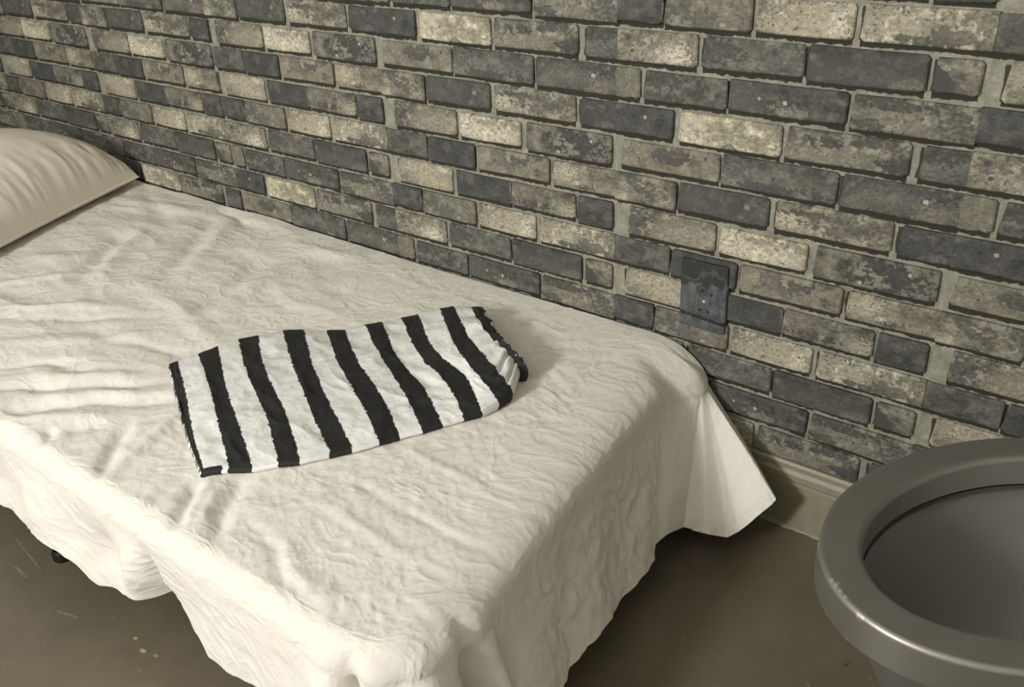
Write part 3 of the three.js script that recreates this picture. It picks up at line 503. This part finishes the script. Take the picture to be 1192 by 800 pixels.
// ---------------------------------------------------------------- outlet cover on the wall
{
  const g = new THREE.Group(); g.name = 'outlet_cover'; scene.add(g); const cx = 0.793, cy = 0.436, w = 0.094, h = 0.136;
  g.position.set(cx, cy, 0.0); tag(g, 'dark blue-grey outlet cover on the brick wall above the foot of the bed', 'outlet cover');
  const tex = dataTex(256, 384, (u, v, c) => {
    const n1 = fbm(u * 7, v * 9, 951, 4) - 0.5, n2 = fbm(u * 26, v * 34, 952, 3) - 0.5; const y = 1 - v;
    let t = 1 + n1 * 0.5 + n2 * 0.45; c[0] = 80 * t; c[1] = 85 * t; c[2] = 88 * t;
    const up = y + (u - 0.5) * 0.06 + n1 * 0.25; if (up < 0.36) mix3(c, [40, 40, 40], 0.85 * (1 - sstep(0.3, 0.36, up)));
    if (Math.abs(up - 0.2 - 0.05 * Math.sin(u * 7)) < 0.03) mix3(c, [96, 100, 102], 0.5);
    const dl = y - 0.82 - (u - 0.5) * 0.05 + n2 * 0.05; if (Math.abs(dl) < 0.028) mix3(c, [30, 30, 29], 0.9);
    if (vnoise(u * 42, v * 60, 953) > 0.965) mix3(c, [178, 178, 170], 0.8);
  }, true, false);
  const mat = new THREE.MeshStandardMaterial({ map: tex, roughness: 0.55, bumpMap: fineBump, bumpScale: 0.001 });
  const dark = new THREE.MeshStandardMaterial({ color: 0x232527, roughness: 0.6 });
  const pg = new RoundedBoxGeometry(w, h, 0.012, 3, 0.0035); pg.translate(0, 0, 0.0085);
  const p = pg.attributes.position, a = pg.attributes.uv; for (let i = 0; i < p.count; i++) a.setXY(i, p.getX(i) / w + 0.5, p.getY(i) / h + 0.5);
  mesh('plate', pg, mat, g);
  const ring = (x, y, R, r) => { const t = new THREE.TorusGeometry(R, r, 10, 36); t.translate(x, y, 0.0148); return t; };
  mesh('socket_ring', ring(-0.002, 0.012, 0.0095, 0.0016), mat, g);
  const hole = (x, y, R) => { const t = new THREE.CylinderGeometry(R, R, 0.002, 24); t.rotateX(Math.PI / 2); t.translate(x, y, 0.0146); return t; };
  mesh('socket_hole', hole(-0.002, 0.012, 0.0048), dark, g); mesh('socket_hole', hole(0.017, 0.008, 0.003), dark, g);
  mesh('socket_hole', hole(-0.004, -0.027, 0.003), dark, g); mesh('socket_hole', hole(0.012, -0.028, 0.003), dark, g);
  const sc = new THREE.SphereGeometry(0.0032, 16, 8, 0, Math.PI * 2, 0, Math.PI / 2); sc.scale(1, 0.4, 1); sc.rotateX(Math.PI / 2); sc.translate(0.003, -0.009, 0.0144);
  mesh('screw', sc, new THREE.MeshStandardMaterial({ color: 0xc4c2ba, metalness: 0.5, roughness: 0.35 }), g);
}

// ---------------------------------------------------------------- toilet
{
  const g = new THREE.Group(); g.name = 'toilet'; scene.add(g); g.position.set(1.4215, 0, 0.375);
  // long axis points from the wall towards the room: local +z is the front
  g.rotation.y = Math.atan2(-0.509, 0.861);
  tag(g, 'silver-grey painted steel toilet bowl with a thick chipped rim', 'toilet');
  const HT = 0.43, A = 0.2705, B = 0.1925;       // half length, half width of the rim
  const ell = (th, da) => { const c = Math.cos(th), s = Math.sin(th); return [s * (B + da), c * (A + da)]; };   // th = 0 at the front
  const rimMat = new THREE.MeshPhysicalMaterial({ roughness: 0.47, metalness: 0.85, clearcoat: 0.3, clearcoatRoughness: 0.22 });
  // profile of the rim: [outward offset, height]
  const prof = [];
  const arcPts = (cx, cy, r, a0, a1, k) => { for (let i = 0; i <= k; i++) { const a = lerp(a0, a1, i / k) * Math.PI / 180; prof.push([cx + r * Math.cos(a), cy + r * Math.sin(a)]); } };
  arcPts(-0.050, HT - 0.049, 0.004, -180, -90, 4); arcPts(-0.004, HT - 0.047, 0.006, -90, 0, 6); for (let i = 1; i < 16; i++) prof.push([0.002, lerp(HT - 0.047, HT - 0.007, i / 16)]); arcPts(-0.005, HT - 0.007, 0.007, 0, 90, 12); for (let i = 1; i < 6; i++) prof.push([lerp(-0.005, -0.04, i / 6), HT]); arcPts(-0.040, HT - 0.010, 0.010, 90, 180, 10);
  prof.push([-0.0505, HT - 0.03], [-0.052, HT - 0.042]);
  const chips = [];
  const addChip = (px, py, r) => chips.push([px, py, r]);
  // bare pale chips along the upper and lower outer edge
  for (const c of [[968, 676, 2.2], [973, 681, 3], [978, 688, 2.4], [984, 695, 2], [999, 717, 3], [1003, 720, 3], [951, 634, 2.2], [960, 716, 2.6], [963, 722, 2.2], [968, 730, 1.8], [974, 737, 2], [981, 743, 2.2], [986, 746, 2]]) addChip(...c);
  g.updateMatrixWorld(true);
  const rim = gridGeo(900, prof.length - 1, (u, v) => { const [o, y] = prof[Math.round(v * (prof.length - 1))]; const [x, z] = ell(u * Math.PI * 2, o); return V3(x, y, z); });
  const col = [], P = rim.attributes.position;
  for (let i = 0; i < P.count; i++) {
    const w = V3(P.getX(i), P.getY(i), P.getZ(i)).applyMatrix4(g.matrixWorld), [px, py] = toPixel(w); let a = 0;
    const off = Math.hypot(P.getX(i) / B, P.getZ(i) / A);
    if (off > 0.975) for (const [cx, cy, r] of chips) a = Math.max(a, 1 - sstep(r * 0.6, r * 1.25, Math.hypot(px - cx, py - cy) + (hash(i, 3) - 0.5) * 1.2));
    const n = 1 + 0.10 * (fbm(P.getX(i) * 30, P.getZ(i) * 30 + P.getY(i) * 20, 971, 3) - 0.5), b = [0.32 * n, 0.313 * n, 0.292 * n];
    col.push(lerp(b[0], 0.62, a), lerp(b[1], 0.6, a), lerp(b[2], 0.52, a));
  }
  rim.setAttribute('color', new THREE.Float32BufferAttribute(col, 3)); rimMat.vertexColors = true; rimMat.side = THREE.DoubleSide;
  mesh('rim', rim, rimMat, g);
  const paint = new THREE.MeshPhysicalMaterial({ color: new THREE.Color().setRGB(0.3, 0.294, 0.278), roughness: 0.5, metalness: 0.8, side: THREE.DoubleSide });
  const bprof = [[-0.0505, HT - 0.046], [-0.046, HT - 0.052], [-0.047, HT - 0.062], [-0.056, HT - 0.085], [-0.075, HT - 0.125], [-0.1, HT - 0.165], [-0.13, HT - 0.2], [-0.16, HT - 0.222], [-0.1915, HT - 0.23]];
  const bc = new THREE.CatmullRomCurve3(bprof.map(([o, y]) => V3(o, y, 0)));
  mesh('bowl', gridGeo(200, 50, (u, v) => { const p = bc.getPoint(v), k = clamp((p.x + 0.0505) / -0.141), [x, z] = ell(u * Math.PI * 2, p.x); return V3(x, p.y, z + k * 0.065); }), paint, g);
  const sprof = [[-0.034, HT - 0.05], [-0.044, HT - 0.08], [-0.066, HT - 0.16], [-0.085, HT - 0.24], [-0.096, HT - 0.31], [-0.085, HT - 0.36], [-0.07, 0.03], [-0.062, 0.014], [-0.062, 0.0005]];
  const scv = new THREE.CatmullRomCurve3(sprof.map(([o, y]) => V3(o, y, 0)));
  mesh('pedestal', gridGeo(160, 50, (u, v) => { const p = scv.getPoint(v), [x, z] = ell(-u * Math.PI * 2, p.x); return V3(x, Math.max(0.0005, p.y), z - (1 - p.y / HT) * 0.05); }), paint, g);
}

scene.traverse(o => { if (o.isMesh) { o.castShadow = true; o.receiveShadow = true; } });
renderer.render(scene, camera);
